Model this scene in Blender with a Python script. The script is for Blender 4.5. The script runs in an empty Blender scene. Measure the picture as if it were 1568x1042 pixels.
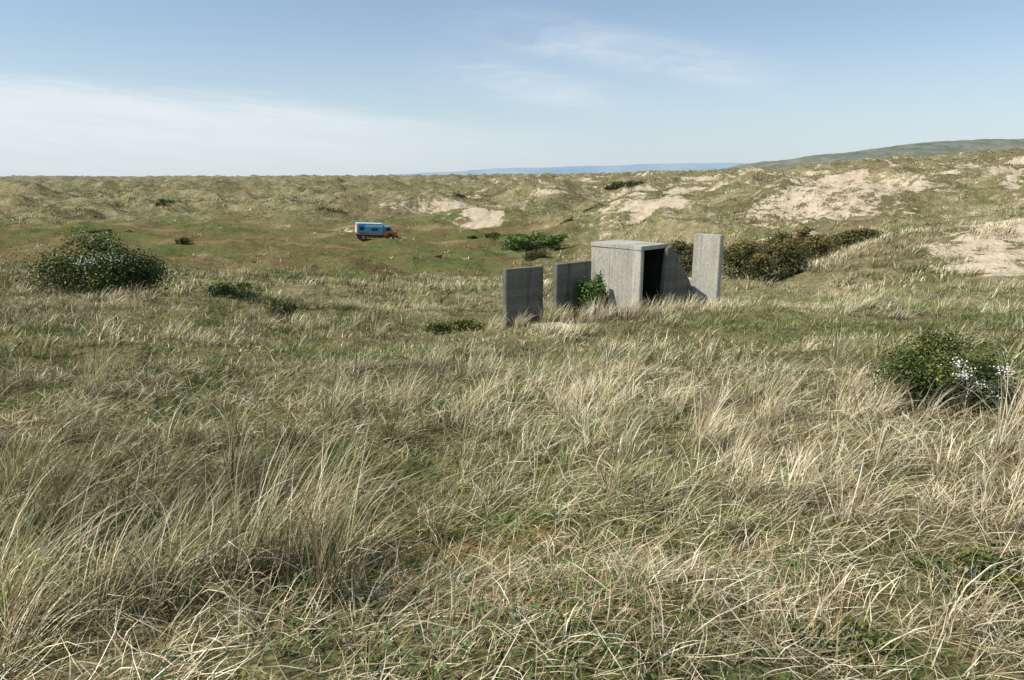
import bpy, bmesh, math, numpy as np
from mathutils import Vector, Matrix
sc=bpy.context.scene

# ---------------------------------------------------------------- noise
def _h(ix,iy,seed):
    n=(ix.astype(np.int64)*374761393+iy.astype(np.int64)*668265263+seed*1274126177)&0xffffffff
    n=((n^(n>>13))*1274126177)&0xffffffff
    n=(n^(n>>16))&0xffffffff
    return n/4294967295.0
def vn(x,y,seed=0):
    x=np.asarray(x,float);y=np.asarray(y,float)
    ix=np.floor(x);iy=np.floor(y);fx=x-ix;fy=y-iy
    fx=fx*fx*fx*(fx*(fx*6-15)+10);fy=fy*fy*fy*(fy*(fy*6-15)+10)
    a=_h(ix,iy,seed);b=_h(ix+1,iy,seed);c=_h(ix,iy+1,seed);d=_h(ix+1,iy+1,seed)
    return (a+(b-a)*fx)*(1-fy)+(c+(d-c)*fx)*fy
def fbm(x,y,seed=0,o=4):
    s=0;a=.5;t=0
    for i in range(o):
        f=2**i;cx=x*.8*f-y*.6*f;cy=x*.6*f+y*.8*f
        if i%2: cx,cy=cy,-cx
        s=s+a*vn(cx+i*17.3,cy-i*9.1,seed+i);t+=a;a*=.5
    return s/t
def sstep(a,b,x):
    t=np.clip((x-a)/(b-a),0,1);return t*t*(3-2*t)

# ---------------------------------------------------------------- terrain heights
cols={
-.80:[(1,-1.6),(2,-1.6),(10,-2.5),(20,-3.3),(30,-3.95),(45,-5.6),(60,-7.0),(90,-8.5),(130,-9.0),(180,-8.8),(300,-8.0),(500,-6.2),(800,-3.2),(1200,-2.6),(2000,-4),(6000,-6)],
-.37:[(1,-1.6),(2,-1.6),(10,-2.7),(20,-3.85),(30,-4.8),(45,-6.5),(60,-8.0),(90,-9.6),(130,-9.6),(180,-8.6),(300,-7.4),(500,-5.6),(800,-2.8),(1200,-2.2),(2000,-4),(6000,-6)],
 .0:[(1,-1.6),(2,-1.6),(10,-2.75),(18,-3.95),(30,-5.1),(45,-6.8),(70,-8.8),(100,-9.3),(125,-8.8),(160,-6.6),(200,-5.2),(300,-4.6),(500,-3.4),(800,-1.5),(1200,-1.),(2000,-3),(6000,-6)],
 .35:[(1,-1.6),(2,-1.6),(10,-2.7),(20,-3.75),(32,-4.7),(45,-5.4),(60,-6.0),(75,-6.1),(100,-4.9),(140,-3.8),(200,-2.7),(300,-1.2),(450,1),(700,3),(1500,4),(6000,-6)],
 .76:[(1,-1.6),(2,-1.6),(10,-2.45),(18,-3.25),(24,-3.6),(32,-2.7),(40,-2.5),(60,-3.4),(80,-2.9),(110,-1.2),(150,.6),(250,5.0),(350,10),(500,17),(900,22),(1500,20),(6000,-6)],
}
LY=np.linspace(0,math.log(6000),600)
A=np.linspace(-.8,.76,157)
rows=np.array([np.interp(LY,[math.log(p[0]) for p in c],[p[1] for p in c]) for c in cols.values()])
ker=np.hanning(19);ker/=ker.sum()
rows=np.array([np.convolve(np.pad(r,9,mode='edge'),ker,mode='valid') for r in rows])
G=np.array([np.interp(A,list(cols.keys()),rows[:,j]) for j in range(600)]).T
ker=np.hanning(21);ker/=ker.sum()
G=np.array([np.convolve(np.pad(G[:,j],10,mode='edge'),ker,mode='valid') for j in range(600)]).T
knolls=[(-5.0,137,8,5,1.9),(23,113,12,8,2.2),(38,98,13,9,3.2),(52,108,16,10,3.0),(24,68,7,4,1.3),(22,33,7,4.5,1.1),
 (-60,210,20,9,2.5),(-18,165,22,8,3.4),(10,180,18,8,2.5),(60,150,22,10,2.6),(9,26,6,2.5,-.25),(-42,95,14,5,.9),(-25,84,10,4,.7),(-60,140,25,7,1.6),(-20,62,9,4,.6)]
sands=[ # x,y,rx,ry,strength
(-5.2,130,5.0,8,1.2),(21.5,106,7.5,7,1.05),(39,90,11,10,.60),(49,97,14,11,.64),(22.5,62,5.2,5,1.0),(19.3,28.0,3.0,4.6,.70),(23,30,4,5,.74),
(-60,200,8,8,.8),(62,140,18,9,.6),(75,240,25,10,.85),(120,260,30,14,.85),(10,260,14,12,.7),(-12,158,22,8,.66),(85,118,14,9,.5),(-27,120,5,6,.42),(.8,17.2,1.6,.8,.55),(4.2,18.0,1.1,.7,.55)]
def height(x,y):
    x=np.asarray(x,float);y=np.asarray(y,float)
    r=np.hypot(x,y)+1e-6
    ang=np.clip(np.arctan2(x,y),math.atan(-.8),math.atan(.76))
    a=np.tan(ang);Y=r*np.cos(ang)
    l=np.clip(np.log(np.maximum(Y,1.0)),0,LY[-1]-1e-6)
    fi=(a-A[0])/(A[1]-A[0]);fj=l/(LY[1]-LY[0])
    i=np.clip(np.floor(fi).astype(int),0,len(A)-2);j=np.clip(np.floor(fj).astype(int),0,598)
    u=fi-i;v=fj-j
    z=(G[i,j]*(1-u)+G[i+1,j]*u)*(1-v)+(G[i,j+1]*(1-u)+G[i+1,j+1]*u)*v
    z=z+(fbm(x/1.1,y/1.1,3,3)-.5)*.30*sstep(.5,3,r)
    z=z+(fbm(x/4.5,y/4.5,11,3)-.5)*(.9+.5*sstep(22,50,r))*sstep(3,22,r)
    z=z+(fbm(x/14,y/10,15,3)-.5)*2.2*sstep(26,70,r)
    mead=sstep(55,75,Y)*(1-sstep(125,160,Y))*(1-sstep(-.05,.12,a))
    d=sstep(38,110,r)*(1-.88*mead)
    n=fbm(x/24.,y/17.,21,4)
    z=z+((1-np.abs(n*2-1)*2.6)-.45)*2.7*d
    z=z+(fbm(x/9,y/7,25,3)-.5)*2.2*d
    d2=sstep(160,500,r)*(1-.9*sstep(1500,2500,r))
    n=fbm(x/75.,y/50.,31,4)
    z=z+((1-np.abs(n*2-1)*2.8)-.45)*7.5*d2
    for (kx,ky,rx,ry,h) in knolls:
        z=z+h*np.exp(-((x-kx)/rx)**2-((y-ky)/ry)**2)
    return z
def sandmask(x,y):
    s=np.zeros_like(x)
    wx=x+(fbm(x/4,y/4,91,3)-.5)*6;wy=y+(fbm(x/4,y/4,95,3)-.5)*8
    far=sstep(20,60,np.hypot(x,y))
    wx=x+(wx-x)*(.3+.7*far);wy=y+(wy-y)*(.3+.7*far)
    for (kx,ky,rx,ry,st) in sands:
        d=np.sqrt(((wx-kx)/rx)**2+((wy-ky)/ry)**2)
        s=np.maximum(s,st*(1-sstep(.25,1.45,d)))
    r=np.hypot(x,y)
    e=1.2
    sl=(height(x,y+e)-height(x,y-e))/(2*e)
    n=fbm(x/16.,y/12.,77,4)
    a=x/np.maximum(y,1)
    s=np.maximum(s,sstep(.12,.34,sl)*sstep(.44,.64,n)*sstep(75,130,r)*.85*(.25+.75*sstep(-.15,.15,a)))
    return s
def meadowmask(x,y):
    a=x/np.maximum(y,1)
    n=(fbm(x/12.,y/12.,5,3)-.5)*22
    return sstep(40,56,y+n)*(1-sstep(125,155,y+n))*(1-sstep(-.02,.14,a+n*.004))
def hz(x,y): return float(height(np.array([x]),np.array([y]))[0])

# ---------------------------------------------------------------- node helpers
def newmat(name):
    m=bpy.data.materials.new(name);m.use_nodes=True
    nt=m.node_tree;nt.nodes.clear()
    return m,nt
def N(nt,t,**k):
    n=nt.nodes.new(t)
    for a,b in k.items(): setattr(n,a,b)
    return n
def setin(nt,sock,v):
    if hasattr(v,'is_output') : nt.links.new(v,sock)
    else: sock.default_value=v
def M(nt,op,a,b=None,c=None,clamp=False):
    n=N(nt,'ShaderNodeMath',operation=op,use_clamp=clamp)
    setin(nt,n.inputs[0],a)
    if b is not None:setin(nt,n.inputs[1],b)
    if c is not None:setin(nt,n.inputs[2],c)
    return n.outputs[0]
def SS(nt,x,a,b):
    n=N(nt,'ShaderNodeMapRange',interpolation_type='SMOOTHSTEP')
    setin(nt,n.inputs[0],x);n.inputs[1].default_value=a;n.inputs[2].default_value=b
    return n.outputs[0]
def MIX(nt,f,a,b,mode='MIX'):
    n=N(nt,'ShaderNodeMix',data_type='RGBA',blend_type=mode)
    setin(nt,n.inputs[0],f);
    for s,v in((n.inputs[6],a),(n.inputs[7],b)):
        if isinstance(v,tuple): s.default_value=(v[0],v[1],v[2],1)
        else: nt.links.new(v,s)
    return n.outputs[2]
def NOISE(nt,vec,scale,detail=4,rough=.55,dist=0):
    n=N(nt,'ShaderNodeTexNoise');n.inputs['Scale'].default_value=scale
    n.inputs['Detail'].default_value=detail;n.inputs['Roughness'].default_value=rough;n.inputs['Distortion'].default_value=dist
    nt.links.new(vec,n.inputs['Vector']);return n.outputs[0]
def RAMP(nt,f,stops):
    n=N(nt,'ShaderNodeValToRGB');cr=n.color_ramp
    while len(cr.elements)<len(stops): cr.elements.new(.5)
    for e,(p,c) in zip(cr.elements,stops): e.position=p;e.color=(c[0],c[1],c[2],1)
    nt.links.new(f,n.inputs[0]);return n.outputs[0]
def ATTR(nt,name):
    return N(nt,'ShaderNodeAttribute',attribute_name=name,attribute_type='GEOMETRY')
def scalevec(nt,vec,s):
    n=N(nt,'ShaderNodeMapping');nt.links.new(vec,n.inputs[0]);n.inputs['Scale'].default_value=s;return n.outputs[0]

# ---------------------------------------------------------------- ground
def ground_mat():
    m,nt=newmat('dune_ground')
    pos=N(nt,'ShaderNodeNewGeometry').outputs['Position']
    sand=ATTR(nt,'sand').outputs['Fac'];mead=ATTR(nt,'mead').outputs['Fac'];dist=ATTR(nt,'dist').outputs['Fac'];moss=ATTR(nt,'moss').outputs['Fac']
    n1=NOISE(nt,pos,.12,4,.6);n2=NOISE(nt,pos,.9,4,.62);n3=NOISE(nt,pos,6,2,.6);n4=NOISE(nt,pos,.035,3,.55);n5=NOISE(nt,pos,45,2,.7)
    g=RAMP(nt,n1,[(.32,(.09,.105,.035)),(.48,(.185,.17,.075)),(.62,(.34,.29,.17))])
    g2=RAMP(nt,n2,[(.3,(.065,.07,.028)),(.5,(.21,.185,.09)),(.68,(.44,.375,.235))])
    g=MIX(nt,.5,g,g2)
    br=SS(nt,n4,.46,.6)
    g=MIX(nt,M(nt,'MULTIPLY',br,.45),g,(.12,.09,.05))
    md=RAMP(nt,NOISE(nt,scalevec(nt,pos,(.45,1,1)),.13,5,.62),[(.34,(.07,.10,.025)),(.45,(.12,.13,.045)),(.52,(.135,.10,.045)),(.62,(.19,.155,.07)),(.70,(.30,.25,.13))])
    g=MIX(nt,M(nt,'MULTIPLY',mead,.9),g,md)
    v=N(nt,'ShaderNodeMapRange');nt.links.new(n3,v.inputs[0]);v.inputs[1].default_value=.25;v.inputs[2].default_value=.75;v.inputs[3].default_value=.55;v.inputs[4].default_value=1.4
    g=MIX(nt,1.0,g,v.outputs[0],'MULTIPLY')
    near=M(nt,'SUBTRACT',1.0,SS(nt,dist,8,40))
    th=RAMP(nt,n5,[(.35,(.055,.05,.02)),(.5,(.13,.11,.05)),(.65,(.30,.25,.13))])
    gr=RAMP(nt,n5,[(.35,(.03,.04,.012)),(.65,(.13,.155,.05))])
    th=MIX(nt,SS(nt,n2,.40,.56),gr,th)
    ms=RAMP(nt,n5,[(.35,(.14,.075,.02)),(.65,(.38,.23,.08))])
    th=MIX(nt,M(nt,'MULTIPLY',moss,SS(nt,n3,.35,.58)),th,ms)
    g=MIX(nt,M(nt,'MULTIPLY',near,.85),g,th)
    sn=NOISE(nt,pos,.7,5,.8)
    f=SS(nt,M(nt,'ADD',sand,M(nt,'MULTIPLY',M(nt,'SUBTRACT',sn,.5),2.6)),.40,.56)
    f=M(nt,'MULTIPLY',f,SS(nt,sand,.02,.15))
    sc_=RAMP(nt,n2,[(.3,(.37,.295,.195)),(.5,(.52,.43,.305)),(.7,(.61,.52,.385))])
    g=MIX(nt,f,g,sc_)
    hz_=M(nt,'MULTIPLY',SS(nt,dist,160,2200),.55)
    g=MIX(nt,hz_,g,(.24,.27,.28))  # distance haze painted into the ground colour as pale blue-grey
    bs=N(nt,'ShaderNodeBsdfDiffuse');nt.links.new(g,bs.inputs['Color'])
    b=N(nt,'ShaderNodeBump');b.inputs['Strength'].default_value=.9;b.inputs['Distance'].default_value=.45
    hn=M(nt,'ADD',n2,M(nt,'MULTIPLY',n3,.3))
    nt.links.new(hn,b.inputs['Height']);nt.links.new(b.outputs[0],bs.inputs['Normal'])
    o=N(nt,'ShaderNodeOutputMaterial');nt.links.new(bs.outputs[0],o.inputs[0])
    return m
def build_ground():
    th=np.concatenate([np.radians(np.linspace(-54,54,600)),np.radians(np.linspace(54,306,90))[1:-1]])
    r=np.concatenate([np.exp(np.linspace(math.log(.5),math.log(500),740)),np.exp(np.linspace(math.log(500),math.log(5800),170))[1:]])
    T,R=np.meshgrid(th,r)
    X=R*np.sin(T);Y=R*np.cos(T)
    Z=height(X.ravel(),Y.ravel())
    nr,ntc=R.shape
    v=np.stack([X.ravel(),Y.ravel(),Z],1)
    v=np.vstack([v,[[0,0,hz(0,.01)]]])
    idx=np.arange(nr*ntc).reshape(nr,ntc)
    a=idx[:-1,:];b=idx[1:,:]
    q=np.stack([a,np.roll(a,-1,1),np.roll(b,-1,1),b],-1).reshape(-1,4)[:, ::-1]
    c=len(v)-1
    tr=np.stack([idx[0],np.roll(idx[0],-1),np.full(ntc,c)],1)
    me=bpy.data.meshes.new('dune_ground')
    nv=len(v);nq=len(q);ntr=len(tr)
    me.vertices.add(nv);me.vertices.foreach_set('co',v.ravel())
    me.loops.add(nq*4+ntr*3);me.loops.foreach_set('vertex_index',np.concatenate([q.ravel(),tr.ravel()]).astype(np.int32))
    me.polygons.add(nq+ntr)
    me.polygons.foreach_set('loop_start',np.concatenate([np.arange(nq)*4,nq*4+np.arange(ntr)*3]).astype(np.int32))
    me.update(calc_edges=True)
    me.polygons.foreach_set('use_smooth',np.ones(nq+ntr,bool))
    x,y=v[:,0],v[:,1]
    mossv=np.exp(-((x-.1)/1.0)**2-((y-3.1)/.7)**2)+.45*sstep(.68,.78,fbm(x/1.2,y/1.2,88,3))*(1-sstep(6,11,np.hypot(x,y)))
    for nm,val in (('sand',sandmask(x,y)),('mead',meadowmask(x,y)),('dist',np.hypot(x,y)),('moss',np.clip(mossv,0,1))):
        at=me.attributes.new(nm,'FLOAT','POINT');at.data.foreach_set('value',val.astype(np.float32))
    ob=bpy.data.objects.new('dune_ground',me);sc.collection.objects.link(ob)
    me.materials.append(ground_mat())
build_ground()

# ---------------------------------------------------------------- distant hills
def hill(name,pts,dist,depth,col1,col2,seed,base=-30,rough=2.,fs_=12.,bump=.3):
    xs=np.linspace(pts[0][0],pts[-1][0],360)
    hs=np.interp(xs,[p[0] for p in pts],[p[1] for p in pts])
    ks=np.linspace(0,1,40)
    vs=[];fs=[]
    for k in ks:
        prof=math.sin(min(k/.62,1)*math.pi/2) if k<.62 else math.cos((k-.62)/.38*math.pi/2*.9)
        yy=dist+depth*k
        X=xs*(dist+depth*.62)
        h=base+(hs*(dist+depth*.62)-base)*prof
        h=h+(fbm(X/(dist*.05)+k*3,np.full_like(X,yy)/(dist*.05),seed,4)-.5)*rough*dist*.004*prof
        vs+= [(X[i],yy,h[i]) for i in range(len(xs))]
    n=len(xs)
    for j in range(len(ks)-1):
        for i in range(n-1):
            fs.append((j*n+i,j*n+i+1,(j+1)*n+i+1,(j+1)*n+i))
    me=bpy.data.meshes.new(name);me.from_pydata(vs,[],fs);me.update()
    for p in me.polygons:p.use_smooth=True
    ob=bpy.data.objects.new(name,me);sc.collection.objects.link(ob)
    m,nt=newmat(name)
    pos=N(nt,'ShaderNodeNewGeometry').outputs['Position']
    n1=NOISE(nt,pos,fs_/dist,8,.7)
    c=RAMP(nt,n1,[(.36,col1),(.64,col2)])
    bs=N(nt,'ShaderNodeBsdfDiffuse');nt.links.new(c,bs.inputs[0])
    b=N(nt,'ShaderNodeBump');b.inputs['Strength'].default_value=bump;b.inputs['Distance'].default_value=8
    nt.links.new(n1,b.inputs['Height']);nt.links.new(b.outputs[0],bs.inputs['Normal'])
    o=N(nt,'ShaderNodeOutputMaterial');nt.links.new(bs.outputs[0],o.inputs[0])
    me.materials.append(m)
hill('distant_coast_hills',[(-.30,-.004),(-.2,.002),(-.12,.007),(0,.012),(.12,.016),(.25,.019),(.36,.019),(.5,.02),(.7,.02)],5200,500,(.21,.29,.37),(.28,.36,.42),5,rough=1)  # bluish aerial haze is put into these base colours
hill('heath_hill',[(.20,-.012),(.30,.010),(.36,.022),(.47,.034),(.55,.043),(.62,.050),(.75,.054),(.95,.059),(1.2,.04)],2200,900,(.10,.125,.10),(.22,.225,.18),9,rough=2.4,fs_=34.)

# ---------------------------------------------------------------- blades
gm,nt=newmat('grass_blades')
c=ATTR(nt,'col').outputs['Color']
bs=N(nt,'ShaderNodeBsdfDiffuse');nt.links.new(c,bs.inputs[0])
o=N(nt,'ShaderNodeOutputMaterial');nt.links.new(bs.outputs[0],o.inputs[0])
DX=[0,.3,.65,1];DC=np.array([(.17,.12,.065),(.43,.34,.19),(.68,.58,.375),(.88,.81,.63)])
LX=[0,.5,1];LC=np.array([(.06,.09,.02),(.175,.215,.06),(.37,.40,.20)])
def ramp(t,X,Cc): return np.stack([np.interp(t,X,Cc[:,k]) for k in range(3)],1)
e1=np.array([.68,-.733]);e2=np.array([.733,.68]);L0=np.array([2.32,20.19])
def outside(x,y):
    s=(x-L0[0])*e1[0]+(y-L0[1])*e1[1];t=(x-L0[0])*e2[0]+(y-L0[1])*e2[1]
    return ~((s>-.05)&(s<1.9)&(t>-.05)&(t<1.35))
def gfield(x,y):
    n=fbm(x/2.6,y/2.6,41,4);n2=fbm(x/12.,y/12.,43,3)
    r=np.hypot(x,y);a=x/np.maximum(y,1)
    g=.32+(n-.5)*2.2+(n2-.5)*1.2
    g=g+.18*sstep(9,17,r)*(1-sstep(60,110,r))*(1-.6*sstep(.3,.6,a))
    g=g-.10*(1-sstep(3,8,r))*(1-sstep(-.4,0,a))
    g=g-.12*sstep(90,140,r)*sstep(-.1,.1,a)+.10*meadowmask(x,y)
    return np.clip(g,.04,.95)
def wedge(r0,r1,dens,amax,seed):
    r=np.random.default_rng(seed)
    n=int(math.radians(2*amax)/2*(r1*r1-r0*r0)*dens)
    R=np.sqrt(r0*r0+r.random(n)*(r1*r1-r0*r0));T=np.radians((r.random(n)*2-1)*amax)
    return R*np.sin(T),R*np.cos(T),r
def blades(name,x,y,r,nb,rad,lmin,lmax,w,t0,t1,c0,c1,wind,seg,spread=1.,gadd=0,keep=None,bmul=1.,z0=0.,smin=.7,smax=1.25,wmul=1.):
    k=outside(x,y)
    if keep is not None:k&=keep
    x=x[k];y=y[k];nt_=len(x)
    ts=smin+(smax-smin)*r.random(nt_)
    tg=np.clip(gfield(x,y)+gadd+r.normal(0,.13,nt_),0,1)
    tb=np.clip(.95+(fbm(x/2.,y/2.,51,3)-.5)*1.0+r.normal(0,.15,nt_),.4,1.4)*bmul
    tb=tb*(1-.22*sstep(120,260,np.hypot(x,y))*(1-sstep(-.1,.2,x/np.maximum(y,1))))
    twa=((fbm(x/3.,y/3.,55,2)-.5)*2.2+r.normal(0,.45,nt_))*wmul
    rp=lambda q:np.repeat(q,nb)
    n=nt_*nb
    rr=rad*np.sqrt(r.random(n))*rp(ts);pa=r.random(n)*2*math.pi
    bx=rp(x)+rr*np.cos(pa);by=rp(y)+rr*np.sin(pa)
    ok=outside(bx,by)
    bz=height(bx,by)+z0
    dx=np.cos(pa)*.5*spread+r.normal(0,.55,n)*spread+wind*np.cos(rp(twa));dy=np.sin(pa)*.5*spread+r.normal(0,.55,n)*spread+wind*np.sin(rp(twa))
    l=np.hypot(dx,dy)+1e-6;dx/=l;dy/=l
    L=(lmin+(lmax-lmin)*r.random(n)**1.1)*rp(ts)
    th0=np.radians(t0+(t1-t0)*r.random(n));cv=np.radians(c0+(c1-c0)*r.random(n)**1.5)
    sa=(r.random(n)-.5)*math.pi*.9
    sx=-dy*np.cos(sa);sy=dx*np.cos(sa);sz=np.sin(sa)*.7
    sw=w*(.5+1.0*r.random(n))
    px,py,pz=bx.copy(),by.copy(),bz-.02
    wob=r.normal(0,.3,n)
    V=np.empty((n,2*(seg+1),3),np.float32)
    for q in range(seg+1):
        t=q/seg
        W_=sw*(1-t**2.0)*.5+w*.04
        V[:,2*q,0]=px-sx*W_;V[:,2*q,1]=py-sy*W_;V[:,2*q,2]=pz-sz*W_
        V[:,2*q+1,0]=px+sx*W_;V[:,2*q+1,1]=py+sy*W_;V[:,2*q+1,2]=pz+sz*W_
        th=np.minimum(th0+cv*t**1.3,math.radians(115));an=wob*t*2
        ddx=dx*np.cos(an)-dy*np.sin(an);ddy=dx*np.sin(an)+dy*np.cos(an)
        st=L/seg
        px=px+np.sin(th)*ddx*st;py=py+np.sin(th)*ddy*st;pz=pz+np.cos(th)*st
        pz=np.maximum(pz,bz+.01)
    live=np.clip((rp(tg)-r.random(n))*3.5+.5,0,1)[:,None]
    b=r.random(n)
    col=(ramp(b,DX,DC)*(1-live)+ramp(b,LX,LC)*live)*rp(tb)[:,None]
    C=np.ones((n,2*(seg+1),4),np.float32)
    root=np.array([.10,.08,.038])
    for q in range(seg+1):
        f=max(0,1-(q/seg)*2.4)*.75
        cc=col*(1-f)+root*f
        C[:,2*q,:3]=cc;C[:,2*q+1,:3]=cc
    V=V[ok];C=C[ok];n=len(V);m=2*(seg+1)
    base=(np.arange(n)*m)[:,None]
    F=np.stack([np.concatenate([base+2*q,base+2*q+1,base+2*q+3,base+2*q+2],1) for q in range(seg)],1).reshape(-1,4)
    me=bpy.data.meshes.new(name)
    me.vertices.add(n*m);me.vertices.foreach_set('co',V.ravel())
    nf=len(F);me.loops.add(nf*4);me.loops.foreach_set('vertex_index',F.ravel().astype(np.int32))
    me.polygons.add(nf);me.polygons.foreach_set('loop_start',(np.arange(nf)*4).astype(np.int32))
    at=me.color_attributes.new('col','BYTE_COLOR','POINT');at.data.foreach_set('color',np.clip(C,0,1).ravel())
    me.update(calc_edges=True)
    me.materials.append(gm)
    ob=bpy.data.objects.new(name,me);sc.collection.objects.link(ob)

def patch(x,y,seed,s=1.6,a=.4,b=.62): return sstep(a,b,fbm(x/s,y/s,seed,3))
ctr=lambda x,y:np.exp(-((x-.2)/1.1)**2-((y-3.1)/1.2)**2)
# closest ground, 0.6 - 4.6 m
x,y,r=wedge(.6,4.6,52,50,1);blades('short_turf_grass',x,y,r,27,.16,.05,.19,.0042,5,70,10,60,.3,2,1.3,.16)
x,y,r=wedge(.8,4.6,20,50,2);k=r.random(len(x))<patch(x,y,61)*(1-.85*ctr(x,y))+.04
blades('marram_grass',x,y,r,45,.07,.20,.52,.0044,6,42,30,95,.75,4,1,-.04,k)
x,y,r=wedge(.7,4.6,34,50,3);blades('dead_straw',x,y,r,20,.22,.10,.32,.0040,45,84,5,35,.7,3,1.5,-.32,None,1.05,.03)
# 4.5 - 10 m
x,y,r=wedge(4.5,10,30,48,4);blades('short_turf_grass',x,y,r,21,.22,.07,.20,.0064,5,65,10,60,.35,2,1.3,.18)
x,y,r=wedge(4.5,10,8,48,5);k=r.random(len(x))<patch(x,y,61,1.6,.43,.62)+.04
blades('marram_grass',x,y,r,52,.10,.22,.52,.0058,6,42,25,90,.7,3,1,-.04,k,1.05)
x,y,r=wedge(4.5,10,11,48,6);blades('dead_straw',x,y,r,18,.28,.12,.36,.0058,45,84,5,35,.7,2,1.4,-.26,None,1.05,.04)
# 10 - 28 m
x,y,r=wedge(10,28,11,45,7);blades('short_turf_grass',x,y,r,20,.36,.07,.20,.012,5,60,10,60,.35,2,1.3,.14,None,.98)
x,y,r=wedge(10,28,3.4,45,8);k=r.random(len(x))<patch(x,y,62,2.4,.40,.6)+.04
k&=~((np.hypot((x-3)/3.4,(y-17.2)/1.6)<1)&(r.random(len(x))<.6))
blades('marram_grass',x,y,r,45,.13,.20,.48,.0105,6,45,25,85,.6,3,1,-.10,k,1.12)
# 28 - 66 m
x,y,r=wedge(27.5,66,3.2,43,9);sm=sandmask(x,y);mm=meadowmask(x,y)
k=(r.random(len(x))>sm*1.15)&(r.random(len(x))>mm*.80)&(r.random(len(x))<patch(x,y,63,4.,.36,.56)+.25)
blades('marram_grass',x,y,r,26,.34,.18,.46,.027,6,48,20,70,.5,2,1.1,0,k)
# valley and dunes
x,y,r=wedge(64,175,.56,43,10);sm=sandmask(x,y);mm=meadowmask(x,y)
k=(r.random(len(x))>sm*1.15)&(r.random(len(x))>mm*.93)&(r.random(len(x))<patch(x,y,64,7.,.36,.56)+.25)
blades('dune_grass',x,y,r,22,.60,.22,.60,.058,6,52,20,65,.4,2,1.1,0,k)
x,y,r=wedge(170,540,.07,42,11);sm=sandmask(x,y)
k=(r.random(len(x))>sm*1.2)&(r.random(len(x))<patch(x,y,65,18.,.36,.56)+.2)
blades('dune_grass',x,y,r,20,1.4,.4,.95,.18,6,55,20,60,.3,2,1.1,0,k)
# wind-combed tussocks
r=np.random.default_rng(99)
tx_=[-1.12,-1.02,-1.2,-2.5,-2.0,-3.3,-1.8,-3.9,-2.7,-.78,3.6,2.4,4.6,-4.6,1.6]
ty_=[3.05,3.3,2.8,3.3,2.3,4.2,4.1,5.6,1.9,2.6,4.6,6.2,9.2,7.2,5.4]
blades('tall_marram_grass',np.array(tx_),np.array(ty_),r,135,.11,.42,.95,.0044,3,28,25,85,.8,5,.72,-.16,None,1.15,0,.75,1.1,.35)
blades('tall_marram_grass',np.array([.95,1.35,1.9,2.55,2.95,3.3,4.5,5.0,.2,1.7,3.6,2.2,-.6,4.0,1.1,2.9]),np.array([17.6,17.1,17.9,18.2,17.4,18.1,18.7,19.0,17.2,16.4,17.7,17.0,17.5,18.3,17.9,16.6]),r,130,.20,.34,.78,.010,4,36,25,80,.7,4,.8,-.30,None,1.3,0,.75,1.15,.5)

# ---------------------------------------------------------------- shrubs
def leaf_mat(name,stops):
    m,nt=newmat(name)
    sep=N(nt,'ShaderNodeSeparateColor');nt.links.new(ATTR(nt,'bl').outputs['Color'],sep.inputs[0])
    c=RAMP(nt,sep.outputs[0],stops)
    bs=N(nt,'ShaderNodeBsdfPrincipled');nt.links.new(c,bs.inputs['Base Color']);bs.inputs['Roughness'].default_value=.5
    bs.inputs['Specular IOR Level'].default_value=.3
    o=N(nt,'ShaderNodeOutputMaterial');nt.links.new(bs.outputs[0],o.inputs[0])
    return m
lm_green=leaf_mat('hawthorn_leaves',[(0,(.022,.04,.01)),(.4,(.06,.09,.018)),(.7,(.16,.17,.03)),(1,(.30,.24,.045))])
lm_bright=leaf_mat('bright_leaves',[(0,(.05,.09,.018)),(.5,(.10,.17,.03)),(1,(.19,.27,.07))])
lm_brown=leaf_mat('buckthorn_leaves',[(0,(.045,.05,.018)),(.4,(.10,.11,.03)),(.7,(.17,.14,.04)),(1,(.36,.17,.04))])
lm_dark=leaf_mat('dark_scrub_leaves',[(0,(.03,.045,.015)),(1,(.10,.12,.045))])
mb,nt=newmat('bark');bs=N(nt,'ShaderNodeBsdfPrincipled');bs.inputs['Roughness'].default_value=.9
pos=N(nt,'ShaderNodeNewGeometry').outputs['Position']
nt.links.new(RAMP(nt,NOISE(nt,pos,20),[(.3,(.06,.045,.03)),(.7,(.16,.13,.10))]),bs.inputs['Base Color'])
o=N(nt,'ShaderNodeOutputMaterial');nt.links.new(bs.outputs[0],o.inputs[0])
mw,nt=newmat('white_blossom');bs=N(nt,'ShaderNodeBsdfPrincipled');bs.inputs['Base Color'].default_value=(.78,.78,.72,1);bs.inputs['Roughness'].default_value=.7
o=N(nt,'ShaderNodeOutputMaterial');nt.links.new(bs.outputs[0],o.inputs[0])
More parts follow.
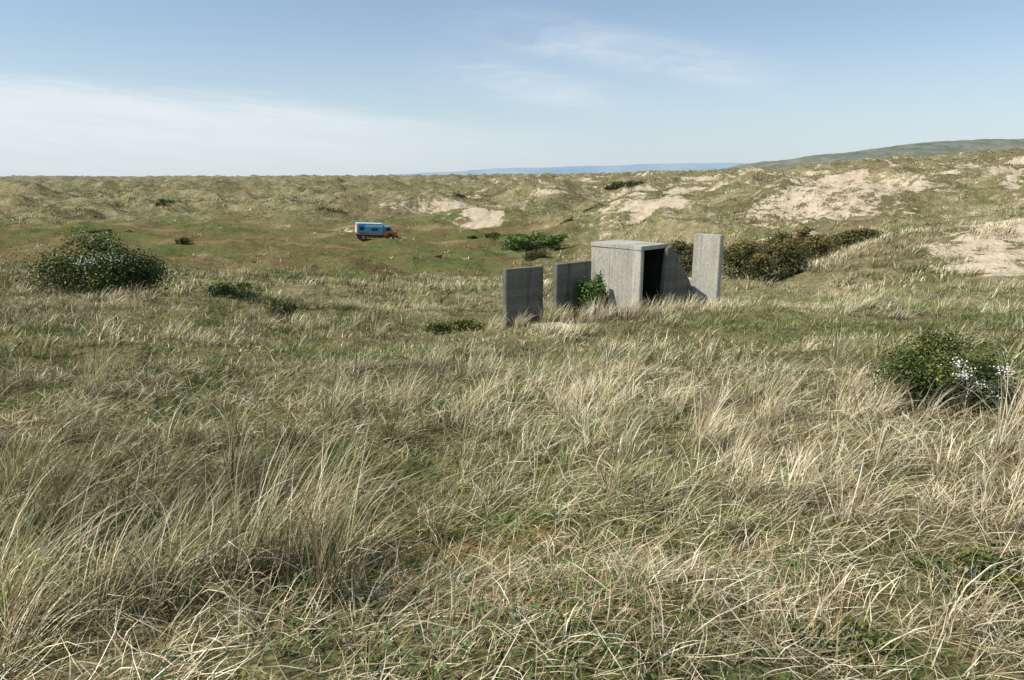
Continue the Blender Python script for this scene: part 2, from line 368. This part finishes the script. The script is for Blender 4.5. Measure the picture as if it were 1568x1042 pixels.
def bush(name,x,y,rx,ry,h,nl,ls,mat,seed,lobes=9,blossom=0,lowfill=.3,bspots=7,bcen=None,lr=.20):
    r=np.random.default_rng(seed)
    z0=hz(x,y)
    cen=[];rad=[]
    for i in range(lobes):
        a=r.random()*2*math.pi;q=math.sqrt(r.random())*.76
        cx=q*math.cos(a)*rx;cy=q*math.sin(a)*ry
        top=h*(1-.6*q*q)*(.62+.38*r.random())
        rr=np.array([rx,ry,h*.5])*(lr+.24*r.random())
        cen.append((cx,cy,max(top-rr[2],rr[2]*.7)));rad.append(rr)
    cen=np.array(cen);rad=np.array(rad)
    li=r.integers(0,lobes,nl)
    d=r.normal(0,1,(nl,3));d/=np.linalg.norm(d,axis=1)[:,None]
    q=(r.random(nl)**.4)[:,None]*(1+.26*r.normal(0,1,(nl,1)))
    P=cen[li]+d*rad[li]*q
    low=r.random(nl)<lowfill
    P[low,2]*=r.random(low.sum())
    gz=height(P[:,0]+x,P[:,1]+y)-z0
    P[:,2]=np.maximum(P[:,2]+gz*.6,gz+.02)
    nrm=d*.6+r.normal(0,.7,(nl,3))+np.array([0,0,.4]);nrm/=np.linalg.norm(nrm,axis=1)[:,None]
    u=np.cross(nrm,r.normal(0,1,(nl,3)));u/=np.linalg.norm(u,axis=1)[:,None]
    v=np.cross(nrm,u)
    s=(ls*(.6+.8*r.random(nl)))[:,None]
    V=np.stack([P-u*s,P+v*s*.5,P+u*s,P-v*s*.5],1).reshape(-1,3)
    F=np.arange(nl*4).reshape(-1,4)
    lobeb=r.random(lobes)
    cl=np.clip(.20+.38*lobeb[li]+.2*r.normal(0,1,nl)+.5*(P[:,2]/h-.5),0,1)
    C=np.repeat(np.stack([cl,cl,cl,np.ones(nl)],1),4,0)
    mats=np.zeros(nl,int)
    V=[V];F=[F.tolist()];C=[C];nv=nl*4;mi=[mats]
    if blossom:
        nb=blossom
        cand=np.where((P[:,1]<-.2*ry)&(P[:,2]>.22*h)&(P[:,2]<.6*h)&(np.abs(P[:,0]-bcen*rx)<.38*rx))[0]
        bc=r.choice(cand,bspots);wts=r.random(bspots)**2+.1;wts/=wts.sum()
        sel=r.choice(bspots,nb,p=wts)
        bp=P[bc][sel]+r.normal(0,1,(nb,3))*np.array([rx*.08,ry*.06,h*.03])
        bp[:,1]-=ry*.18;bp[:,2]+=h*.04
        n2=r.normal(0,.5,(nb,3))+np.array([-.3,-.5,.8]);n2/=np.linalg.norm(n2,axis=1)[:,None]
        u2=np.cross(n2,r.normal(0,1,(nb,3)));u2/=np.linalg.norm(u2,axis=1)[:,None];v2=np.cross(n2,u2);s2=ls*.5
        V.append(np.stack([bp-u2*s2,bp+v2*s2,bp+u2*s2,bp-v2*s2],1).reshape(-1,3))
        F.append((np.arange(nb*4).reshape(-1,4)+nv).tolist());C.append(np.ones((nb*4,4)));mi.append(np.full(nb,2));nv+=nb*4
    for i in range(lobes):
        for j in range(2):
            a0=np.array([r.normal(0,.06*rx),r.normal(0,.06*ry),-.1]);a1=cen[i]+r.normal(0,.25,3)*rad[i]
            mid=(a0+a1)/2+r.normal(0,.06,3)*h
            w=.012*h+.005
            ringv=[]
            for k,(pt,ww) in enumerate(((a0,w*1.6),(mid,w),(a1,w*.35))):
                for m_ in range(5):
                    an=m_*2*math.pi/5;ringv.append(pt+np.array([math.cos(an)*ww,math.sin(an)*ww,0]))
            ff=[]
            for k in range(2):
                for m_ in range(5):
                    ff.append([nv+k*5+m_,nv+k*5+(m_+1)%5,nv+k*5+5+(m_+1)%5,nv+k*5+5+m_])
            V.append(np.array(ringv));F.append(ff);C.append(np.ones((15,4))*.5);mi.append(np.ones(10,int));nv+=15
    me=bpy.data.meshes.new(name);me.from_pydata(np.concatenate(V).tolist(),[],sum(F,[]));me.update()
    at=me.attributes.new('bl','FLOAT_COLOR','POINT');at.data.foreach_set('color',np.concatenate(C).astype(np.float32).ravel())
    for m_ in (mat,mb,mw): me.materials.append(m_)
    me.polygons.foreach_set('material_index',np.concatenate(mi).astype(np.int32))
    ob=bpy.data.objects.new(name,me);ob.location=(x,y,z0);sc.collection.objects.link(ob)
bush('hawthorn_bush',-13.0,21.8,2.0,1.6,2.35,26000,.040,lm_green,1,20,260,bcen=.2,bspots=7,lr=.27)
bush('hawthorn_bush',4.36,6.7,.66,.5,.92,12000,.017,lm_green,2,17,260,bcen=.25,bspots=7,lr=.24)
bush('elder_bush',2.22,18.75,.50,.3,1.65,4500,.040,lm_bright,3,12,lr=.22)
bush('sea_buckthorn_bush',11.2,30.5,2.0,1.4,2.3,10000,.055,lm_brown,4,16)
bush('sea_buckthorn_bush',15.0,36,2.4,2.0,2.3,10000,.065,lm_brown,5,16)
bush('sea_buckthorn_bush',23.5,50,4.6,1.6,1.5,8000,.09,lm_brown,6,16)
bush('sea_buckthorn_bush',8.0,33,2.0,1.5,1.9,7000,.06,lm_brown,7,14)
bush('willow_bush',3.2,94,5.4,3,3.0,9000,.14,lm_bright,8,16)
bush('creeping_scrub',2.0,68,1.6,1,1.1,2400,.08,lm_brown,9,7)
bush('creeping_scrub',-8.2,20.0,.9,.6,.65,3500,.035,lm_green,10,8)
bush('creeping_scrub',-1.5,16.2,1.0,.5,.5,3500,.03,lm_green,11,8)
bush('creeping_scrub',-6.6,19.0,.6,.5,.45,2200,.03,lm_green,13,8)
bush('gorse_bush',31,195,5.5,3,3.8,5000,.25,lm_dark,12,11)
k_=0
for gx,gy,gr,gh in((-44,92,1.3,1.1),(-70,118,2.2,1.5),(-66,119,1.1,.9),(-41,148,5,2.2),(-38,152,3,1.5),(22,230,3,2.4),(-30,140,1.0,.8),(-3,110,1.7,1.1),(30,84,.9,.6),(45,170,2.4,1.6),(42,172,1.4,1.1),(-95,190,3,1.8),(-110,230,5,2.6),(5,150,2.4,1.3),(-9,84,.7,.5),(75,150,2,1.2),(-58,90,.7,.5),(18,74,1.4,.8),(-80,165,2.2,1.3),(-52,175,2.,1.2),(-6,104,1.,.7),(9,108,1.4,.9),(14,120,2.0,1.2),(-14,180,3,1.6)):
    k_+=1;bush('gorse_bush' if k_%2 else 'scrub_bush',gx,gy,gr,gr*.7,gh,1400,.07+.08*gr/3,(lm_dark,lm_brown,lm_green)[k_%3],30+k_,7)
bush('bramble_patch',2.15,2.75,.35,.3,.14,1300,.013,lm_green,17,8)
bush('bramble_patch',1.2,2.2,.25,.2,.10,700,.012,lm_green,18,8)
def herbs():
    x,y,r=wedge(.8,12,26,50,71)
    k=r.random(len(x))<sstep(.5,.62,fbm(x/1.3,y/1.3,72,3));x=x[k];y=y[k]
    nb=26;X=np.repeat(x,nb)+r.normal(0,.09,len(x)*nb);Y=np.repeat(y,nb)+r.normal(0,.09,len(x)*nb);n=len(X)
    Z=height(X,Y)+.02+.09*r.random(n)**1.5
    nr=r.normal(0,.45,(n,3))+np.array([0,0,1.]);nr/=np.linalg.norm(nr,axis=1)[:,None]
    u=np.cross(nr,r.normal(0,1,(n,3)));u/=np.linalg.norm(u,axis=1)[:,None];v=np.cross(nr,u)
    s=(.006+.010*r.random(n))[:,None];P=np.stack([X,Y,Z],1)
    V=np.stack([P-u*s,P+v*s*.55,P+u*s,P-v*s*.55],1).reshape(-1,3)
    me=bpy.data.meshes.new('low_herbs');me.from_pydata(V.tolist(),[],np.arange(n*4).reshape(-1,4).tolist());me.update()
    C=np.ones((n*4,4));C[:,:3]=np.repeat(.6*r.random(n),4)[:,None]
    at=me.attributes.new('bl','FLOAT_COLOR','POINT');at.data.foreach_set('color',C.astype(np.float32).ravel())
    me.materials.append(lm_bright);sc.collection.objects.link(bpy.data.objects.new('low_herbs',me))
herbs()

# ---------------------------------------------------------------- concrete structure
def concrete_mat(name,mul=1.,lich=.45,vertical=False):
    m,nt=newmat(name)
    tc=N(nt,'ShaderNodeTexCoord').outputs['Object']
    n1=NOISE(nt,tc,1.2,6,.6);n2=NOISE(nt,tc,14,6,.65)
    st=NOISE(nt,scalevec(nt,tc,(6,6,.5)),1.0,4,.6)
    c=RAMP(nt,n1,[(.3,(.42*mul,.40*mul,.34*mul)),(.7,(.60*mul,.575*mul,.49*mul))])
    c=MIX(nt,1.0,c,RAMP(nt,n2,[(.3,(.68,.68,.68)),(.7,(1.1,1.1,1.08))]),'MULTIPLY')
    c=MIX(nt,M(nt,'MULTIPLY',SS(nt,st,.50,.72),lich),c,(.17*mul,.16*mul,.125*mul))
    sx=N(nt,'ShaderNodeSeparateXYZ');nt.links.new(tc,sx.inputs[0])
    # shutter-board impressions, faint and uneven
    co_=M(nt,'MULTIPLY',M(nt,'SUBTRACT',sx.outputs[0],sx.outputs[1]),3.4) if vertical else M(nt,'MULTIPLY',sx.outputs[2],5.2)
    ph=M(nt,'ADD',co_,M(nt,'MULTIPLY',n1,.5))
    fr=M(nt,'FRACT',ph);fl=M(nt,'FLOOR',ph)
    wn=N(nt,'ShaderNodeTexWhiteNoise',noise_dimensions='1D');nt.links.new(fl,wn.inputs['W'])
    c=MIX(nt,1.0,c,RAMP(nt,wn.outputs[0],[(0,(.86,.86,.86)),(1,(1.06,1.06,1.05))]),'MULTIPLY')
    j=SS(nt,fr,.0,.05)
    c=MIX(nt,M(nt,'MULTIPLY',M(nt,'SUBTRACT',1.0,j),M(nt,'MULTIPLY',SS(nt,n1,.4,.6),.25)),c,(.18*mul,.17*mul,.14*mul))
    bs=N(nt,'ShaderNodeBsdfPrincipled');nt.links.new(c,bs.inputs['Base Color']);bs.inputs['Roughness'].default_value=.95;bs.inputs['Specular IOR Level'].default_value=.15
    b=N(nt,'ShaderNodeBump');b.inputs['Strength'].default_value=.45;b.inputs['Distance'].default_value=.015
    nt.links.new(M(nt,'ADD',n2,M(nt,'MULTIPLY',j,.15)),b.inputs['Height']);nt.links.new(b.outputs[0],bs.inputs['Normal'])
    o=N(nt,'ShaderNodeOutputMaterial');nt.links.new(bs.outputs[0],o.inputs[0]);return m
cm=concrete_mat('board_marked_concrete',vertical=True);cm2=concrete_mat('shade_lichen_concrete',.40,.6);cm3=concrete_mat('shade_black_concrete',.07)  # lichen copy has shade darkened into its base; interior copy is painted shade-black
def poly_prism(name,pts,vec,parent,mat=None):
    n=len(pts);p=[Vector(q) for q in pts];v=Vector(vec)
    vs=p+[q+v for q in p]
    fs=[tuple(range(n)),tuple(range(2*n-1,n-1,-1))]+[(i,(i+1)%n,n+(i+1)%n,n+i) for i in range(n)]
    me=bpy.data.meshes.new(name);me.from_pydata([tuple(q) for q in vs],[],fs);me.update()
    bm=bmesh.new();bm.from_mesh(me);bmesh.ops.recalc_face_normals(bm,faces=bm.faces)
    bmesh.ops.bevel(bm,geom=bm.edges[:],offset=.014,segments=2,affect='EDGES')
    bm.to_mesh(me);bm.free()
    me.materials.append(mat or cm)
    ob=bpy.data.objects.new(name,me);sc.collection.objects.link(ob)
    if parent: ob.parent=parent
    return ob
def W(s,t,z): q=L0+e1*s+e2*t;return (q[0],q[1],z)
def blk(name,s0,s1,t0,t1,z0,z1,par,mat=None): return poly_prism(name,[W(s0,t0,z0),W(s1,t0,z0),W(s1,t1,z0),W(s0,t1,z0)],(0,0,z1-z0),par,mat)
em=bpy.data.objects.new('concrete_bunker',None);sc.collection.objects.link(em)
ZT=-1.85;ZB=-4.6
blk('front_wall',.72,1.83,0,.14,ZB,ZT-.12,em)
blk('front_wall_recess',0,.718,.02,.14,ZB,ZT-.12,em)
blk('back_wall',0,1.83,1.13,1.27,ZB,ZT-.12,em,cm3)  # near-black base colour stands in for the shade inside the box
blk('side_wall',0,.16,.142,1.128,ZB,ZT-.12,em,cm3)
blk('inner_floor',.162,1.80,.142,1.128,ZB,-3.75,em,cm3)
blk('roof_slab',-.005,1.835,-.005,1.275,ZT-.118,ZT,em)
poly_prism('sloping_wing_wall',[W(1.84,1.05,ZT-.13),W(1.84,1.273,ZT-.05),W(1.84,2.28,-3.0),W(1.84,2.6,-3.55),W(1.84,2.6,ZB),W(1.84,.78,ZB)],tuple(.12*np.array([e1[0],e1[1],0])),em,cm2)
blk('low_footing',1.50,1.83,2.62,2.95,ZB,-3.02,em)
pl=poly_prism('concrete_pillar',[(5.40,20.42,-4.8),(6.0,19.78,-4.8),(6.15,19.92,-4.8),(5.55,20.56,-4.8)],(0,0,3.18),None)
w1=poly_prism('concrete_wall',[(-.155,18.0,-4.8),(.87,18.66,-4.8),(.77,18.80,-4.8),(-.255,18.14,-4.8)],(0,0,2.43),None,cm2)  # base colour darkened for the shaded faces, lichen stains on top
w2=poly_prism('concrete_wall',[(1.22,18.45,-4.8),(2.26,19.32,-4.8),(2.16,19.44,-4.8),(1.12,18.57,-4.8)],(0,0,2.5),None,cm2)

# ---------------------------------------------------------------- truck
def pmat(name,col,rough=.4,metal=0):
    m,nt=newmat(name);bs=N(nt,'ShaderNodeBsdfPrincipled')
    tc=N(nt,'ShaderNodeTexCoord').outputs['Object'];n=NOISE(nt,tc,3,5,.6)
    c=MIX(nt,M(nt,'MULTIPLY',SS(nt,n,.45,.7),.25),col,(.25,.22,.17))
    nt.links.new(c,bs.inputs['Base Color']);bs.inputs['Roughness'].default_value=rough;bs.inputs['Metallic'].default_value=metal
    o=N(nt,'ShaderNodeOutputMaterial');nt.links.new(bs.outputs[0],o.inputs[0]);return m
tblue=pmat('truck_blue',(.06,.34,.58));tlight=pmat('truck_light_blue',(.50,.74,.80));torange=pmat('truck_orange',(.66,.17,.05))
tblack=pmat('truck_black',(.015,.015,.018),.6);tglass=pmat('truck_glass',(.02,.03,.04),.08);twhite=pmat('truck_white',(.7,.7,.68));tmetal=pmat('truck_metal',(.3,.3,.3),.4,.8);tstraw=pmat('mower_bar',(.5,.42,.25),.7)
truck=bpy.data.objects.new('box_truck',None);sc.collection.objects.link(truck)
def tb(name,x0,x1,y0,y1,z0,z1,mat,bev=.03,top=None):
    me=bpy.data.meshes.new(name);bm=bmesh.new()
    tx0,tx1=(x0,x1) if top is None else top
    vs=[bm.verts.new(p) for p in((x0,y0,z0),(x1,y0,z0),(x1,y1,z0),(x0,y1,z0),(tx0,y0,z1),(tx1,y0,z1),(tx1,y1,z1),(tx0,y1,z1))]
    for f in((3,2,1,0),(4,5,6,7),(0,1,5,4),(1,2,6,5),(2,3,7,6),(3,0,4,7)): bm.faces.new([vs[i] for i in f])
    if bev: bmesh.ops.bevel(bm,geom=bm.edges[:],offset=bev,segments=2,affect='EDGES')
    bm.to_mesh(me);bm.free();me.materials.append(mat)
    o=bpy.data.objects.new(name,me);o.parent=truck;sc.collection.objects.link(o)
def cyl(name,x,y,z,r,w,mat):
    me=bpy.data.meshes.new(name);bm=bmesh.new()
    bmesh.ops.create_cone(bm,cap_ends=True,segments=28,radius1=r,radius2=r,depth=w,matrix=Matrix.Translation((x,y,z))@Matrix.Rotation(math.pi/2,4,'X'))
    bmesh.ops.bevel(bm,geom=[e for e in bm.edges if len(e.link_faces)==2 and e.calc_face_angle()>1],offset=.05*r/.5,segments=2,affect='EDGES')
    bm.to_mesh(me);bm.free();me.materials.append(mat)
    o=bpy.data.objects.new(name,me);o.parent=truck;sc.collection.objects.link(o)
tb('chassis',-3.0,3.0,-.5,.5,.65,.9,tblack)
tb('box_body',-3.0,.95,-1.15,1.15,1.1,2.5,tblue,.06)
tb('roof_panel',-2.95,.9,-1.1,1.1,2.502,2.6,tlight,.02)
tb('body_stripe',-1.8,.8,-1.18,-1.152,2.1,2.36,tlight,0)
tb('side_window',-2.7,-2.0,-1.185,-1.155,1.55,2.1,tglass,0)
tb('side_window_front',-.9,.1,-1.185,-1.155,1.5,1.9,tglass,0)
tb('side_skirt',-2.9,.9,-1.14,-1.06,.9,1.095,torange,0)
tb('locker',-1.4,1.0,-1.12,-.6,.45,.89,tblack)
tb('rear_panel',-3.035,-3.003,-1.05,1.05,1.15,2.4,torange,0)
tb('rear_door',-3.06,-3.038,-.6,.6,1.15,2.2,twhite,0)
tb('cab_lower',1.05,2.65,-1.05,1.05,.8,1.5,torange,.06)
tb('cab_upper',1.05,2.35,-1.0,1.0,1.502,2.2,tblue,.06,top=(1.05,2.05))
tb('cab_side_window',1.3,2.0,-1.03,-1.003,1.56,2.0,tglass,0)
tb('windshield',2.27,2.37,-.85,.85,1.55,2.1,tglass,0,top=(2.07,2.15))
tb('bonnet',2.35,3.15,-.8,.8,.8,1.4,torange,.08)
tb('bumper',3.16,3.32,-1.1,1.1,.5,.75,tblack)
tb('mower_arm',3.3,4.2,-.9,-.7,.55,.7,tstraw)
tb('mower_deck',3.8,4.7,-1.1,.9,.15,.5,tstraw,.05)
for nm,wx in(('rear',-2.1),('front',2.05)):
    for sy in(-1,1):
        cyl('%s_wheel_%s'%(nm,'near' if sy<0 else 'far'),wx,sy*.95,.5,.58,.36,tblack)
        cyl('%s_hub_%s'%(nm,'near' if sy<0 else 'far'),wx,sy*1.12,.5,.25,.08,tmetal)
        tb('%s_fender_%s'%(nm,'near' if sy<0 else 'far'),wx-.65,wx+.65,sy*1.2-.06,sy*1.2+.06,1.1,1.18,tblack)
tx,ty=-21.0,106.0
truck.location=(tx,ty,hz(tx,ty)-.08);truck.rotation_euler=(0,math.radians(3),math.radians(22))

# ---------------------------------------------------------------- world
sunv=Vector((-.95,-.30,0)).normalized()*math.cos(math.radians(50))+Vector((0,0,math.sin(math.radians(50))))
w=bpy.data.worlds.new('World');sc.world=w;w.use_nodes=True;nt=w.node_tree;nt.nodes.clear()
sky=N(nt,'ShaderNodeTexSky',sky_type='NISHITA');sky.sun_disc=False
sky.sun_elevation=math.radians(50);sky.sun_rotation=math.radians(252.5);sky.air_density=1.0;sky.dust_density=.5;sky.ozone_density=1.3
tc=N(nt,'ShaderNodeTexCoord').outputs['Generated']
sp=N(nt,'ShaderNodeSeparateXYZ');nt.links.new(tc,sp.inputs[0])
yy=M(nt,'MAXIMUM',sp.outputs[1],.05)
a=M(nt,'DIVIDE',sp.outputs[0],yy);s=M(nt,'DIVIDE',sp.outputs[2],yy)
def comb(x,y):
    c=N(nt,'ShaderNodeCombineXYZ');setin(nt,c.inputs[0],x);setin(nt,c.inputs[1],y);return c.outputs[0]
edge=M(nt,'MULTIPLY_ADD',a,-.10,.070)
n_e=NOISE(nt,comb(M(nt,'MULTIPLY',a,3),M(nt,'MULTIPLY',M(nt,'ADD',s,M(nt,'MULTIPLY',a,.1)),30)),1.5,6,.65)
dd=M(nt,'ADD',M(nt,'SUBTRACT',edge,s),M(nt,'MULTIPLY',M(nt,'SUBTRACT',n_e,.5),.05))
b1=M(nt,'MULTIPLY',SS(nt,dd,-.014,.026),M(nt,'SUBTRACT',1.0,SS(nt,a,-.4,.3)))
b1=M(nt,'MULTIPLY',b1,M(nt,'MULTIPLY_ADD',SS(nt,n_e,.35,.7),.3,.7))
b1=M(nt,'MULTIPLY',b1,M(nt,'MULTIPLY_ADD',SS(nt,s,0,.09),.45,.55))
q=M(nt,'ADD',s,M(nt,'MULTIPLY',a,.17))
c1=M(nt,'MULTIPLY',SS(nt,q,.155,.185),M(nt,'SUBTRACT',1.0,SS(nt,q,.19,.24)))
c1=M(nt,'MULTIPLY',c1,M(nt,'MULTIPLY',SS(nt,a,-.14,.1),M(nt,'SUBTRACT',1.0,SS(nt,a,.2,.45))))
c2=M(nt,'MULTIPLY',SS(nt,q,.09,.125),M(nt,'SUBTRACT',1.0,SS(nt,q,.13,.17)))
c2=M(nt,'MULTIPLY',c2,M(nt,'MULTIPLY',SS(nt,a,-.16,0),M(nt,'SUBTRACT',1.0,SS(nt,a,.0,.22))))
st=NOISE(nt,comb(M(nt,'MULTIPLY_ADD',a,4,M(nt,'MULTIPLY',s,-14)),M(nt,'MULTIPLY',q,20)),1.4,7,.6,.6)
wis=M(nt,'MULTIPLY',M(nt,'ADD',c1,c2),SS(nt,st,.25,.72))
lowh=M(nt,'MULTIPLY_ADD',M(nt,'SUBTRACT',1.0,SS(nt,s,-.01,.22)),.62,.14)
base=MIX(nt,lowh,sky.outputs[0],(4.4,5.35,6.2))
cl=M(nt,'ADD',M(nt,'MULTIPLY',b1,.9),M(nt,'MULTIPLY',wis,.6),clamp=True)
colr=MIX(nt,cl,base,(6.3,6.7,7.1))
bg=N(nt,'ShaderNodeBackground');nt.links.new(colr,bg.inputs[0]);bg.inputs[1].default_value=.130
o=N(nt,'ShaderNodeOutputWorld');nt.links.new(bg.outputs[0],o.inputs[0])
sl=bpy.data.lights.new('sun','SUN');sl.energy=5.0;sl.angle=math.radians(.5);sl.color=(1,.95,.86)
so=bpy.data.objects.new('sun',sl);so.rotation_euler=sunv.to_track_quat('Z','Y').to_euler();so.location=(0,0,50);sc.collection.objects.link(so)

cam=bpy.data.cameras.new('camera');cam.lens=24;cam.sensor_width=36;cam.clip_start=.05;cam.clip_end=12000
co=bpy.data.objects.new('camera',cam);co.location=(0,0,0);co.rotation_euler=(math.radians(76.6),0,0);sc.collection.objects.link(co)
sc.camera=co
sc.view_settings.view_transform='Standard';sc.view_settings.look='None';sc.view_settings.exposure=0
